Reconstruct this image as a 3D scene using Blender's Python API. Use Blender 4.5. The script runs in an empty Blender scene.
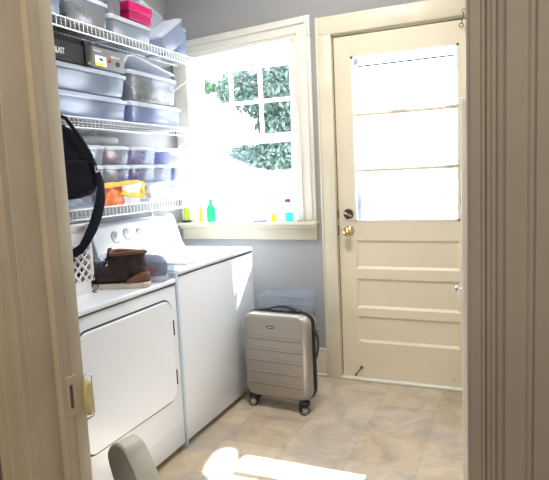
import bpy, bmesh, math, random
from mathutils import Vector, Matrix
random.seed(7)
S = bpy.context.scene
COL = S.collection
PI = math.pi

# ------------------------------------------------------------------ materials
def mat(name, col, rough=.5, metal=0, noise=0, nscale=8, bump=0, bscale=60, emit=0, spec=.5, coat=0):
    m = bpy.data.materials.new(name); m.use_nodes = True
    nt = m.node_tree; b = nt.nodes['Principled BSDF']
    b.inputs['Base Color'].default_value = (*col, 1)
    b.inputs['Roughness'].default_value = rough
    b.inputs['Metallic'].default_value = metal
    b.inputs['Specular IOR Level'].default_value = spec
    b.inputs['Coat Weight'].default_value = coat
    if emit:
        b.inputs['Emission Color'].default_value = (*col, 1); b.inputs['Emission Strength'].default_value = emit
    tc = nt.nodes.new('ShaderNodeTexCoord')
    if noise:
        n = nt.nodes.new('ShaderNodeTexNoise'); n.inputs['Scale'].default_value = nscale; n.inputs['Detail'].default_value = 4
        r = nt.nodes.new('ShaderNodeValToRGB')
        r.color_ramp.elements[0].position = .35; r.color_ramp.elements[1].position = .65
        r.color_ramp.elements[0].color = (*[c * (1 - noise) for c in col], 1)
        r.color_ramp.elements[1].color = (*[min(1, c * (1 + noise * .5)) for c in col], 1)
        nt.links.new(tc.outputs['Object'], n.inputs['Vector']); nt.links.new(n.outputs['Fac'], r.inputs['Fac'])
        nt.links.new(r.outputs['Color'], b.inputs['Base Color'])
    if bump:
        n = nt.nodes.new('ShaderNodeTexNoise'); n.inputs['Scale'].default_value = bscale; n.inputs['Detail'].default_value = 3
        bp = nt.nodes.new('ShaderNodeBump'); bp.inputs['Strength'].default_value = bump; bp.inputs['Distance'].default_value = .004
        nt.links.new(tc.outputs['Object'], n.inputs['Vector']); nt.links.new(n.outputs['Fac'], bp.inputs['Height'])
        nt.links.new(bp.outputs['Normal'], b.inputs['Normal'])
    return m

def plastic(name, tint, clear=.5, diff=(.8, .86, .95), gloss=.12, transl=.5):
    """cloudy see-through plastic: part straight-through, part diffuse and translucent, a little gloss"""
    m = bpy.data.materials.new(name); m.use_nodes = True
    nt = m.node_tree; nt.nodes.clear()
    out = nt.nodes.new('ShaderNodeOutputMaterial')
    tr = nt.nodes.new('ShaderNodeBsdfTransparent'); tr.inputs['Color'].default_value = (*tint, 1)
    df = nt.nodes.new('ShaderNodeBsdfDiffuse'); df.inputs['Color'].default_value = (*diff, 1)
    tl = nt.nodes.new('ShaderNodeBsdfTranslucent'); tl.inputs['Color'].default_value = (*diff, 1)
    gl = nt.nodes.new('ShaderNodeBsdfGlossy'); gl.inputs['Roughness'].default_value = .15
    a = nt.nodes.new('ShaderNodeMixShader'); a.inputs[0].default_value = transl
    nt.links.new(df.outputs[0], a.inputs[1]); nt.links.new(tl.outputs[0], a.inputs[2])
    b = nt.nodes.new('ShaderNodeMixShader'); b.inputs[0].default_value = clear
    nz = nt.nodes.new('ShaderNodeTexNoise'); nz.inputs['Scale'].default_value = 7
    tc = nt.nodes.new('ShaderNodeTexCoord'); mr = nt.nodes.new('ShaderNodeMapRange')
    mr.inputs['To Min'].default_value = max(0, clear - .12); mr.inputs['To Max'].default_value = min(1, clear + .12)
    nt.links.new(tc.outputs['Object'], nz.inputs['Vector']); nt.links.new(nz.outputs['Fac'], mr.inputs['Value'])
    nt.links.new(mr.outputs[0], b.inputs[0])
    nt.links.new(a.outputs[0], b.inputs[1]); nt.links.new(tr.outputs[0], b.inputs[2])
    c = nt.nodes.new('ShaderNodeMixShader'); c.inputs[0].default_value = gloss
    nt.links.new(b.outputs[0], c.inputs[1]); nt.links.new(gl.outputs[0], c.inputs[2])
    nt.links.new(c.outputs[0], out.inputs[0])
    return m

def floor_mat():
    m = bpy.data.materials.new('stone_vinyl_tile'); m.use_nodes = True
    nt = m.node_tree; N = nt.nodes; L = nt.links; b = N['Principled BSDF']
    tc = N.new('ShaderNodeTexCoord')
    mp = N.new('ShaderNodeMapping'); mp.inputs['Rotation'].default_value = (0, 0, math.radians(90)); mp.inputs['Location'].default_value = (.13, .08, 0)
    L.new(tc.outputs['Object'], mp.inputs['Vector'])
    br = N.new('ShaderNodeTexBrick'); br.offset = .5; br.squash = 1
    br.inputs['Scale'].default_value = 1; br.inputs['Brick Width'].default_value = .31; br.inputs['Row Height'].default_value = .305
    br.inputs['Mortar Size'].default_value = .0022; br.inputs['Mortar Smooth'].default_value = .3
    br.inputs['Color1'].default_value = (0, 0, 0, 1); br.inputs['Color2'].default_value = (1, 1, 1, 1); br.inputs['Mortar'].default_value = (.5, .5, .5, 1)
    br.inputs['Bias'].default_value = 0
    L.new(mp.outputs[0], br.inputs['Vector'])
    ramp = N.new('ShaderNodeValToRGB'); e = ramp.color_ramp.elements
    e[0].position = 0; e[0].color = (.38, .32, .26, 1); e[1].position = 1; e[1].color = (.33, .31, .31, 1)
    for p, c in ((.25, (.52, .42, .29)), (.5, (.58, .51, .41)), (.75, (.48, .44, .40))):
        q = e.new(p); q.color = (*c, 1)
    L.new(br.outputs['Color'], ramp.inputs['Fac'])
    nz = N.new('ShaderNodeTexNoise'); nz.inputs['Scale'].default_value = 5.5; nz.inputs['Detail'].default_value = 9; nz.inputs['Roughness'].default_value = .65
    nz.inputs['Distortion'].default_value = .8
    L.new(tc.outputs['Object'], nz.inputs['Vector'])
    r2 = N.new('ShaderNodeValToRGB'); e = r2.color_ramp.elements
    e[0].position = .34; e[0].color = (.27, .245, .23, 1); e[1].position = .70; e[1].color = (.70, .61, .49, 1)
    q = e.new(.5); q.color = (.50, .40, .27, 1)
    L.new(nz.outputs['Fac'], r2.inputs['Fac'])
    mx = N.new('ShaderNodeMix'); mx.data_type = 'RGBA'; mx.inputs[0].default_value = .58
    L.new(ramp.outputs[0], mx.inputs[6]); L.new(r2.outputs[0], mx.inputs[7])
    m2 = N.new('ShaderNodeMix'); m2.data_type = 'RGBA'; m2.inputs[7].default_value = (.27, .22, .17, 1)
    sc = N.new('ShaderNodeMath'); sc.operation = 'MULTIPLY'; sc.inputs[1].default_value = .55
    L.new(br.outputs['Fac'], sc.inputs[0]); L.new(sc.outputs[0], m2.inputs[0]); L.new(mx.outputs[2], m2.inputs[6])
    L.new(m2.outputs[2], b.inputs['Base Color'])
    b.inputs['Roughness'].default_value = .38
    bp = N.new('ShaderNodeBump'); bp.inputs['Strength'].default_value = .15; bp.inputs['Distance'].default_value = .003
    L.new(nz.outputs['Fac'], bp.inputs['Height']); L.new(bp.outputs[0], b.inputs['Normal'])
    return m

def glass_mat(name='window_glass', tint=(.96, .98, 1)):
    m = bpy.data.materials.new(name); m.use_nodes = True
    nt = m.node_tree; nt.nodes.clear()
    out = nt.nodes.new('ShaderNodeOutputMaterial')
    tr = nt.nodes.new('ShaderNodeBsdfTransparent'); tr.inputs['Color'].default_value = (*tint, 1)
    gl = nt.nodes.new('ShaderNodeBsdfGlossy'); gl.inputs['Roughness'].default_value = .02
    c = nt.nodes.new('ShaderNodeMixShader'); c.inputs[0].default_value = .05
    nt.links.new(tr.outputs[0], c.inputs[1]); nt.links.new(gl.outputs[0], c.inputs[2]); nt.links.new(c.outputs[0], out.inputs[0])
    return m

M = dict(
    wall=mat('grey_wall_paint', (.35, .355, .36), .75, bump=.15, bscale=220),
    ceil=mat('ceiling_paint', (.75, .74, .72), .8, bump=.1),
    near_wall=mat('near_room_wall_paint', (.20, .16, .145), .8, bump=.1),
    trim=mat('cream_gloss_trim', (.72, .67, .53), .4, noise=.05, nscale=5, bump=.08, bscale=40),
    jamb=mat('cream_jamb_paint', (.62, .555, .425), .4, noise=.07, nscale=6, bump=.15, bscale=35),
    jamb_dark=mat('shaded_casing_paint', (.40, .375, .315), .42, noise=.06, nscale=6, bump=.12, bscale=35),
    wtrim=mat('white_window_trim', (.80, .79, .72), .4, noise=.03, nscale=5),
    door=mat('cream_door_paint', (.76, .69, .53), .42, noise=.04, nscale=3, bump=.08, bscale=30),
    floor=floor_mat(),
    near_floor=mat('near_room_wood_floor', (.22, .13, .08), .5, noise=.3, nscale=14),
    glass=glass_mat(),
    brass=mat('aged_brass', (.62, .47, .22), .25, 1),
    bronze=mat('dark_bronze', (.20, .15, .10), .3, 1),
    chrome=mat('chrome', (.75, .75, .76), .15, 1),
    white=mat('appliance_white_enamel', (.74, .79, .87), .22, coat=.3),
    whitegap=mat('seam_shadow_grey', (.05, .06, .075), .7),
    console=mat('console_white_plastic', (.84, .84, .84), .35),
    blue_grey=mat('pale_blue_side_strip', (.48, .57, .68), .4),
    endcap=mat('grey_end_cap', (.50, .51, .53), .4),
    wire=mat('white_coated_wire', (.86, .87, .88), .35),
    clear=plastic('cloudy_clear_plastic', (.84, .89, .96), .52, (.42, .49, .62)),
    clearb=plastic('blue_tinted_clear_plastic', (.76, .85, .97), .50, (.34, .44, .64)),
    clearg=plastic('grey_tinted_clear_plastic', (.78, .81, .87), .48, (.30, .33, .38)),
    clearv=plastic('very_clear_plastic', (.90, .93, .98), .72, (.66, .73, .86), .1),
    lid=plastic('milky_lid_plastic', (.85, .9, .97), .18, (.72, .80, .92)),
    lidw=plastic('white_lid_plastic', (.9, .93, .97), .12, (.82, .86, .93)),
    pink=mat('magenta_plastic', (.42, .004, .10), .35),
    pinkd=mat('dark_magenta_plastic', (.34, .003, .08), .35),
    charcoal=mat('charcoal_plastic', (.022, .023, .027), .6, bump=.2, bscale=120, spec=.2),
    midgrey=mat('grey_case_plastic', (.14, .145, .155), .5, bump=.1),
    black=mat('black_plastic', (.012, .012, .014), .4),
    bag=mat('black_nylon', (.006, .006, .010), .9, bump=.5, bscale=300, spec=.08),
    strap=mat('navy_black_webbing', (.006, .007, .014), .9, bump=.4, bscale=400, spec=.1),
    label_w=mat('white_label', (.85, .85, .83), .5),
    label_y=mat('yellow_label', (.85, .72, .02), .5),
    red=mat('red_plastic', (.55, .02, .03), .4),
    silver=mat('champagne_silver_shell', (.36, .335, .315), .33, .45, bump=.05, bscale=300, coat=.2),
    silverd=mat('silver_shell_groove', (.16, .15, .14), .35, .35),
    gusset=mat('dark_gusset_fabric', (.02, .021, .028), .7, bump=.3, bscale=300),
    rubber=mat('black_wheel_rubber', (.015, .015, .016), .6),
    hub=mat('silver_wheel_hub', (.6, .6, .6), .3, .6),
    leather_d=mat('dark_brown_suede', (.045, .028, .025), .85, noise=.3, nscale=25, bump=.3, bscale=160),
    leather_b=mat('tan_brown_leather', (.19, .085, .055), .7, noise=.25, nscale=18, bump=.2, bscale=120),
    sole=mat('worn_white_sole', (.66, .60, .52), .6, noise=.12, nscale=30),
    lace=mat('black_lace', (.02, .018, .018), .8),
    grey_shoe=mat('slate_blue_knit', (.16, .20, .30), .8, bump=.3, bscale=200),
    basket=mat('white_basket_plastic', (.82, .82, .84), .4),
    orange=mat('orange_paper', (.72, .17, .04), .5, noise=.25, nscale=12),
    amber=mat('amber_yellow_print', (.90, .50, .03), .4, noise=.4, nscale=20),
    tissue=mat('crumpled_white_plastic', (.85, .87, .93), .4, bump=.4, bscale=40),
    roll=mat('off_white_roll', (.62, .62, .60), .7, noise=.08),
    chair=mat('pale_sage_grey_paint', (.50, .51, .45), .5, noise=.04, nscale=8, bump=.08),
    cab=mat('white_cabinet_paint', (.95, .93, .89), .4),
    sash=plastic('translucent_glow_sash', (1, 1, 1), .0, (.95, .95, .95), .03, .55),  # solid sash made translucent so daylight glows through, imitating window glare
    green=plastic('green_bottle_plastic', (.05, .75, .3), .35, (.03, .62, .22), .05),
    yellow=plastic('yellow_bottle_plastic', (1, .9, .05), .35, (.95, .85, .02), .05),
    lime=plastic('lime_liquid_plastic', (.8, .95, .2), .4, (.7, .9, .1), .05),
    cyan=plastic('cyan_liquid_plastic', (.2, .9, .9), .4, (.1, .75, .78), .05),
    wbottle=plastic('white_bottle_plastic', (1, 1, 1), .3, (.95, .95, .95), .05),
    navy=mat('blue_cover', (.02, .05, .32), .4),
    magenta=mat('magenta_label', (.45, .02, .22), .5),
    leaf=mat('leaf_green', (.07, .17, .08), .6, noise=.4, nscale=3),
    leaf2=mat('blue_green_leaf', (.075, .13, .105), .6, noise=.4, nscale=3),
    bark=mat('tree_bark', (.16, .13, .11), .9, noise=.3, nscale=20, bump=.6),
    ground=mat('pale_concrete_ground', (.75, .74, .72), .9, noise=.1),
    siding=plastic('translucent_glow_storm_frame', (1, 1, 1), .0, (.93, .95, 1), .02, .8),  # frame made translucent so daylight whitens it instead of leaving it dark
)
cloth_cols = [('blue_cloth', (.04, .10, .42)), ('pink_cloth', (.50, .22, .22)), ('navy_cloth', (.02, .03, .14)), ('violet_cloth', (.16, .09, .32)),
              ('white_cloth', (.7, .72, .78)), ('royal_cloth', (.03, .12, .60)), ('cream_cloth', (.5, .45, .42))]
for n, c in cloth_cols: M[n] = mat(n, c, .85, noise=.25, nscale=18, bump=.4, bscale=60)

# ------------------------------------------------------------------ geometry helpers
class G:
    """collects shapes into one bmesh"""
    def __init__(s): s.bm = bmesh.new()
    def box(s, x0, x1, y0, y1, z0, z1, bev=0, seg=2, mx=None):
        t = bmesh.new()
        v = [t.verts.new((x, y, z)) for x in (x0, x1) for y in (y0, y1) for z in (z0, z1)]
        for f in ((0, 1, 3, 2), (4, 6, 7, 5), (0, 4, 5, 1), (2, 3, 7, 6), (0, 2, 6, 4), (1, 5, 7, 3)):
            t.faces.new([v[i] for i in f])
        bmesh.ops.recalc_face_normals(t, faces=t.faces)
        if bev: bmesh.ops.bevel(t, geom=t.edges[:], offset=bev, segments=seg, profile=.5, affect='EDGES')
        s.merge(t, mx); return s
    def merge(s, t, mx=None):
        if mx is not None: t.transform(mx)
        me = bpy.data.meshes.new('tmp'); t.to_mesh(me); t.free(); s.bm.from_mesh(me); bpy.data.meshes.remove(me)
    def loft(s, rings, cap0=True, cap1=True, closed=True):
        bm = s.bm; R = [[bm.verts.new(p) for p in r] for r in rings]; n = len(R[0])
        for a, b in zip(R, R[1:]):
            for i in range(n if closed else n - 1):
                j = (i + 1) % n
                try: bm.faces.new((a[i], a[j], b[j], b[i]))
                except ValueError: pass
        if cap0: bm.faces.new(R[0][::-1])
        if cap1: bm.faces.new(R[-1])
        return s
    def tube(s, pts, r, n=8, cap=True, closed=False):
        pts = [Vector(p) for p in pts]; rings = []
        rr = r if isinstance(r, (list, tuple)) else [r] * len(pts)
        up = None
        m = len(pts)
        for i, p in enumerate(pts):
            if closed: d = pts[(i + 1) % m] - pts[i - 1]
            else: d = pts[min(i + 1, m - 1)] - pts[max(i - 1, 0)]
            d.normalize()
            if up is None: up = Vector((0, 0, 1)) if abs(d.z) < .9 else Vector((1, 0, 0))
            a = d.cross(up).normalized(); up = a.cross(d).normalized()
            rings.append([p + rr[i] * (a * math.cos(t * 2 * PI / n) + up * math.sin(t * 2 * PI / n)) for t in range(n)])
        if closed: rings.append(rings[0]); cap = False
        return s.loft(rings, cap, cap)
    def lathe(s, prof, n=24, mx=None, cap=True):
        t = G(); t.loft([[(r * math.cos(a * 2 * PI / n), r * math.sin(a * 2 * PI / n), z) for a in range(n)] for r, z in prof], cap, cap)
        bmesh.ops.recalc_face_normals(t.bm, faces=t.bm.faces)
        s.merge(t.bm, mx); return s
    def prism(s, poly, vec, bev=0, mx=None):
        """poly: 3-D outline, extruded by vec"""
        t = bmesh.new(); vec = Vector(vec)
        a = [t.verts.new(p) for p in poly]; b = [t.verts.new(Vector(p) + vec) for p in poly]; n = len(a)
        t.faces.new(a[::-1]); t.faces.new(b)
        for i in range(n): t.faces.new((a[i], a[(i + 1) % n], b[(i + 1) % n], b[i]))
        bmesh.ops.recalc_face_normals(t, faces=t.faces)
        if bev: bmesh.ops.bevel(t, geom=t.edges[:], offset=bev, segments=2, profile=.5, affect='EDGES')
        s.merge(t, mx); return s
    def xf(s, mx): s.bm.transform(mx); return s

def rrect(w, d, r, n=5, cx=0, cy=0):
    p = []
    r = min(r, w / 2 - 1e-4, d / 2 - 1e-4)
    for sx, sy, a0 in ((1, 1, 0), (-1, 1, 90), (-1, -1, 180), (1, -1, 270)):
        for k in range(n + 1):
            a = math.radians(a0 + 90 * k / n)
            p.append((cx + sx * (w / 2 - r) + r * math.cos(a), cy + sy * (d / 2 - r) + r * math.sin(a)))
    return p

def obj(name, g, m, parent=None, smooth=False, mods=None, kind=None, solid=0, sub=0):
    """links the collected shapes as ONE mesh object; coordinates are given in the room's frame"""
    bm = g.bm
    if parent is not None:
        bm.transform(parent_matrix(parent).inverted())
    bmesh.ops.recalc_face_normals(bm, faces=bm.faces)
    me = bpy.data.meshes.new(name); bm.to_mesh(me); bm.free()
    o = bpy.data.objects.new(name, me); COL.objects.link(o)
    me.materials.append(m)
    if smooth: 
        for p in me.polygons: p.use_smooth = True
        if smooth != 'all':
            try: me.set_sharp_from_angle(angle=math.radians(38))
            except Exception: pass
    if parent is not None: o.parent = parent
    if solid:
        md = o.modifiers.new('t', 'SOLIDIFY'); md.thickness = solid; md.offset = 0
    if sub:
        md = o.modifiers.new('s', 'SUBSURF'); md.levels = sub; md.render_levels = sub
    if kind: o['kind'] = kind
    return o

def parent_matrix(p):
    m = Matrix.LocRotScale(p.location, p.rotation_euler, None)
    if p.parent: m = parent_matrix(p.parent) @ m
    return m

def thing(name, label, cat, loc, group=None, kind=None, rz=0):
    o = bpy.data.objects.new(name, None); COL.objects.link(o); o.location = loc; o.rotation_euler = (0, 0, rz)
    o.empty_display_size = .05
    if label: o['label'] = label
    if cat: o['category'] = cat
    if group: o['group'] = group
    if kind: o['kind'] = kind
    return o

def tag(o, label, cat, group=None, kind=None):
    o['label'] = label; o['category'] = cat
    if group: o['group'] = group
    if kind: o['kind'] = kind
    return o

def origin(o, p):
    """moves the object's origin to p without moving its shape"""
    o.data.transform(Matrix.Translation(-Vector(p))); o.location = p; return o

def struct(name, g, m, parent=None, smooth=False):
    o = obj(name, g, m, parent, smooth)
    if parent is None: o['kind'] = 'structure'
    return o

def text(name, body, size, mx, m, parent, extrude=.0006, font_scale=(1, 1)):
    cu = bpy.data.curves.new(name, 'FONT'); cu.body = body; cu.size = size; cu.align_x = 'CENTER'; cu.align_y = 'CENTER'; cu.extrude = extrude
    t = bpy.data.objects.new('tmp', cu); COL.objects.link(t)
    dg = bpy.context.evaluated_depsgraph_get(); me = bpy.data.meshes.new_from_object(t.evaluated_get(dg))
    bpy.data.objects.remove(t)
    me.transform(Matrix.Diagonal((font_scale[0], font_scale[1], 1, 1))); me.transform(mx); me.transform(parent_matrix(parent).inverted())
    me.materials.clear(); me.materials.append(m); me.name = name
    o = bpy.data.objects.new(name, me); COL.objects.link(o); o.parent = parent
    return o

def basis(x, y, z, p):
    """matrix whose columns are the given axes, placed at p"""
    m = Matrix((x, y, z)).transposed().to_4x4(); m.translation = Vector(p); return m

# ------------------------------------------------------------------ room shell
XL, XR, YN, YC, ZC = -2.10, .30, -2.265, -2.398, 2.75     # left wall, right wall, doorway wall (far and near face), ceiling
WX0, WX1, WZ0, WZ1 = -1.97, -1.235, .975, 2.065           # window opening
DX0, DX1, DZ = -.99, -.24, 2.035                          # back door opening

struct('floor', G().box(XL, XR, YC, 0, -.05, 0), M['floor'])
struct('floor_near', G().box(-2.6, 1.6, -5.2, YC, -.05, 0), M['near_floor'])
struct('ceiling', G().box(XL - .1, XR + .1, YC, .14, ZC, ZC + .1), M['ceil'])
struct('ceiling_near', G().box(-2.6, 1.6, -5.2, YC, ZC, ZC + .1), M['ceil'])
struct('wall_left', G().box(XL - .1, XL, YN, .14, 0, ZC), M['wall'])
struct('wall_right', G().box(XR, XR + .1, YN, .14, 0, ZC), M['wall'])
g = G()
g.box(XL, WX0 - .02, 0, .14, 0, ZC).box(WX0 - .02, WX1 + .02, 0, .14, 0, WZ0 - .03).box(WX0 - .02, WX1 + .02, 0, .14, WZ1 + .02, ZC)
g.box(WX1 + .02, DX0 - .02, 0, .14, 0, ZC).box(DX0 - .02, DX1 + .02, 0, .14, DZ + .02, ZC).box(DX1 + .02, XR, 0, .14, 0, ZC)
struct('wall_back', g, M['wall'])
OX0, OX1, OZ = -.928, -.066, 2.06
g = G().box(-2.6, OX0 - .02, YC + .002, YN, 0, ZC).box(OX1 + .02, 1.6, YC + .002, YN, 0, ZC).box(OX0 - .02, OX1 + .02, YC + .002, YN, OZ + .02, ZC)
struct('wall_front', g, M['near_wall'])
struct('wall_near_left', G().box(-2.7, -2.6, -5.2, YC, 0, ZC), M['near_wall'])
struct('wall_near_right', G().box(1.6, 1.7, -5.2, YC, 0, ZC), M['near_wall'])
struct('wall_near_back', G().box(-2.7, 1.7, -5.3, -5.2, 0, ZC), M['near_wall'])

# near doorway: jamb lining with stop, and the moulded casing on this side
g = G()
g.box(OX0 - .02, OX0, YC, YN, 0, OZ, .002)                       # left lining
g.box(OX0, OX0 + .019, -2.332, YN + .003, 0, OZ, .003)           # stop board
g.box(OX0 + .019, OX0 + .0210, -2.302, -2.2975, 0, OZ, .001)     # paint ridge
struct('trim_1', g, M['jamb'], smooth=True)
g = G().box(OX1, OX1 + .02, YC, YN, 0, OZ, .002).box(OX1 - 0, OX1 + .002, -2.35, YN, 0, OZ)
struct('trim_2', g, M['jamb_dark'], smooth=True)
struct('trim_3', G().box(OX0 - .02, OX1 + .02, YC, YN, OZ, OZ + .02, .002), M['jamb'])

def casing_profile():
    # (distance from the opening's edge, projection towards the viewer)
    return [(0, 0), (0, .016), (.003, .019), (.015, .019), (.0175, .024), (.021, .0245), (.0235, .018), (.027, .017), (.030, .022), (.034, .0225),
            (.037, .018), (.043, .0165), (.047, .012), (.072, .012), (.0755, .0165), (.080, .0165), (.0835, .012), (.104, .012), (.108, .018), (.114, .017), (.116, .010), (.116, 0)]
def casing(x, sgn, m, n, k=1):
    pr = [(a * k, b) for a, b in casing_profile()]
    poly = [(x + sgn * a, YC - b, 0) for a, b in pr]
    g = G(); g.loft([poly, [(p[0], p[1], OZ + .1) for p in poly]])
    struct(n, g, m)
casing(OX0 - .002, -1, M['jamb'], 'trim_4', .76)
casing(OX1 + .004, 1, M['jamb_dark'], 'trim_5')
struct('trim_6', G().box(OX0 - .1, OX1 + .1, YC - .017, YC, OZ, OZ + .1, .004), M['jamb'])

# back door casing, threshold and baseboard
g = G()
g.box(DX0 - .095, DX0 - .005, -.022, 0, 0, 2.05, .003)
g.box(DX1 + .005, DX1 + .095, -.022, 0, 0, 2.05, .003)
g.box(DX0 - .095, DX1 + .095, -.022, 0, 2.05, 2.15, .003)
g.box(DX0 - .095, DX0 - .082, -.028, -.02, 0, 2.15, .003)
struct('trim_7', g, M['trim'], smooth=True)
g = G().box(DX0 - .02, DX0 - .003, .0, .13, 0, DZ + .015).box(DX1 + .003, DX1 + .02, .0, .13, 0, DZ + .015).box(DX0 - .02, DX1 + .02, .0, .13, DZ + .003, DZ + .02)
g.box(DX0 - .01, DX0 + .014, .047, .062, 0, DZ).box(DX1 - .014, DX1 + .01, .047, .062, 0, DZ).box(DX0, DX1, .047, .062, DZ - .014, DZ + .01)
struct('trim_8', g, M['trim'])
struct('trim_9', G().box(DX0, DX1, -.03, .13, 0, .014, .005), M['wtrim'])
g = G().box(WX0 - .12, DX0 - .095, -.016, 0, 0, .165, .003).box(WX0 - .12, DX0 - .095, -.021, 0, .165, .178, .005).box(WX0 - .12, DX0 - .095, -.026, 0, 0, .018, .006)
struct('baseboard_back', g, M['trim'], smooth=True)
struct('baseboard_right', G().box(XR - .016, XR, YN, -.01, 0, .17, .004), M['trim'])

# window: casing (its head runs slightly out of level), stool and apron
g = G()
zl, zr = 2.135, 2.178
def headpoly(x0, x1, a, b, y):   # a: below the top by, b: height
    def zt(x): return zl + (zr - zl) * (x - WX0 + .1) / (WX1 - WX0 + .22)
    return [(x0, y, zt(x0) - a - b), (x1, y, zt(x1) - a - b), (x1, y, zt(x1) - a), (x0, y, zt(x0) - a)]
g.prism(headpoly(WX0 - .1, WX1 + .115, 0, .115, 0), (0, -.02, 0), .002)
g.prism(headpoly(WX0 - .1, WX1 + .095, .028, .014, -.02), (0, -.014, 0), .004)
g.prism(headpoly(WX0 - .05, WX1 + .035, .082, .010, -.02), (0, -.010, 0), .003)
g.box(WX1, WX1 + .115, -.02, 0, WZ0, 2.06, .002).box(WX0 - .1, WX0, -.02, 0, WZ0, 2.05, .002)
g.box(WX1 + .082, WX1 + .096, -.034, -.018, WZ0, 2.135, .004).box(WX1 + .030, WX1 + .038, -.029, -.018, WZ0, 2.085, .003)
struct('trim_10', g, M['wtrim'], smooth=True)
g = G()
g.box(WX0 - .115, WX1 + .128, -.075, .03, WZ0 - .022, WZ0, .006)
g.box(WX0 - .1, WX1 + .118, -.024, 0, WZ0 - .115, WZ0 - .022, .005)
g.box(WX0 - .11, WX1 + .126, -.045, 0, WZ0 - .045, WZ0 - .022, .008)
struct('window_sill', g, M['trim'], smooth=True)

w = thing('window_1', None, None, (WX0, .05, WZ0), kind='structure')
g = G().box(WX0 - .02, WX0 + .012, 0, .13, WZ0, WZ1).box(WX1 - .012, WX1 + .02, 0, .13, WZ0, WZ1).box(WX0 - .02, WX1 + .02, 0, .13, WZ1 - .01, WZ1 + .02).box(WX0, WX1, .03, .13, WZ0 - .03, WZ0 + .002)
obj('window_frame', g, M['sash'], w)
def sash(x0, x1, z0, z1, y, cols, rows, name, top=.045, bot=.045, side=.022):
    g = G()
    g.box(x0, x0 + side, y, y + .03, z0, z1).box(x1 - side, x1, y, y + .03, z0, z1).box(x0 + side, x1 - side, y, y + .03, z0, z0 + bot).box(x0 + side, x1 - side, y, y + .03, z1 - top, z1)
    for i in range(1, cols):
        x = x0 + side + (x1 - x0 - 2 * side) * i / cols; g.box(x - .009, x + .009, y + .004, y + .026, z0 + bot, z1 - top)
    for i in range(1, rows):
        z = z0 + bot + (z1 - z0 - bot - top) * i / rows; g.box(x0 + side, x1 - side, y + .004, y + .026, z - .010, z + .010)
    s = obj(name, g, M['sash'], w)
    obj('window_pane', G().box(x0 + side, x1 - side, y + .013, y + .017, z0 + bot, z1 - top), M['glass'], s)
sash(WX0 + .0125, WX1 - .0125, 1.478, WZ1 - .0105, .0705, 3, 2, 'upper_sash', top=.12, bot=.045, side=.045)
sash(WX0 + .0125, WX1 - .0125, WZ0 + .0025, 1.51, .04, 1, 1, 'lower_sash', top=.045, bot=.06, side=.04)

# ------------------------------------------------------------------ back door
d = thing('door_1', None, None, (DX0, .02, .015), kind='structure')
GX0, GX1, GZ0, GZ1 = -.888, -.345 + .05, .965, 1.915
g = G()
yf, yb = .004, .044
g.box(DX0 + .004, GX0, yf, yb, .018, DZ - .004, .001).box(GX1, DX1 - .004, yf, yb, .018, DZ - .004, .001)
g.box(GX0, GX1, yf, yb, GZ1, DZ - .004).box(GX0, GX1, yf, yb, .855, GZ0)
pan = [(.685, .855, 0), (.445, .625, 0), (.235, .395, 0)]
g.box(GX0, GX1, yf, yb, .625, .685).box(GX0, GX1, yf, yb, .395, .445).box(GX0, GX1, yf, yb, .018, .235)
obj('door_frame', g, M['door'], d)
for z0, z1, _ in pan:
    g = G(); px0, px1 = GX0 - .001 + .03, GX1 + .001
    g.box(GX0, GX1, yf + .011, yb - .01, z0, z1)
    # sloped moulding round the field
    a = [(GX0, yf + .001, z0), (GX1, yf + .001, z0), (GX1, yf + .001, z1), (GX0, yf + .001, z1)]
    e = .014
    b = [(GX0 + e, yf + .011, z0 + e), (GX1 - e, yf + .011, z0 + e), (GX1 - e, yf + .011, z1 - e), (GX0 + e, yf + .011, z1 - e)]
    g.loft([a, b], False, False)
    obj('door_panel', g, M['door'], d)
obj('glazing', G().box(GX0, GX1, .022, .026, GZ0, GZ1), M['glass'], d)
for z in (1.585, 1.265):
    g = G().box(GX0, GX1, .006, .04, z - .009, z + .009, .003)
    g.box(-.66, -.57, -.002, .006, z + .002, z + .014, .003) if z > 1.5 else None
    g.box(-.37, -.295, -.002, .006, z + .002, z + .014, .003)
    obj('glazing_bar', g, M['door'], d, True)
g = G()
t = .012
g.box(GX0, GX0 + t, yf - .002, .02, GZ0, GZ1).box(GX1 - t, GX1, yf - .002, .02, GZ0, GZ1).box(GX0, GX1, yf - .002, .02, GZ1 - t, GZ1).box(GX0, GX1, yf - .002, .02, GZ0, GZ0 + t)
obj('glazing_bead', g, M['wtrim'], d)
toY = Matrix.Rotation(math.radians(90), 4, 'X')    # local +z -> -y (into the room)
def atp(x, y, z): return Matrix.Translation((x, y, z)) @ toY
k = obj('door_knob', G().lathe([(0, 0), (.031, 0), (.031, .004), (.026, .008), (.013, .010), (.011, .030), (.020, .036), (.0275, .048), (.027, .058), (.019, .065), (0, .067)], 28, atp(-.925, yf, .912)), M['brass'], d, 'all')
k = obj('deadbolt', G().lathe([(0, 0), (.031, 0), (.031, .006), (.025, .012), (0, .013)], 28, atp(-.925, yf, 1.013)), M['bronze'], d, True)
g = G().box(-.024, .024, -.006, .006, .012, .028, .003, mx=atp(-.925, yf, 1.013) @ Matrix.Rotation(math.radians(-28), 4, 'Z'))
obj('thumb_turn', g, M['chrome'], k, True)
obj('latch_plate', G().box(DX0 - .001, DX0 + .006, -.004, .01, .885, .945).box(DX0 - .001, DX0 + .006, -.004, .01, .99, 1.04), M['bronze'], d)
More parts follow.
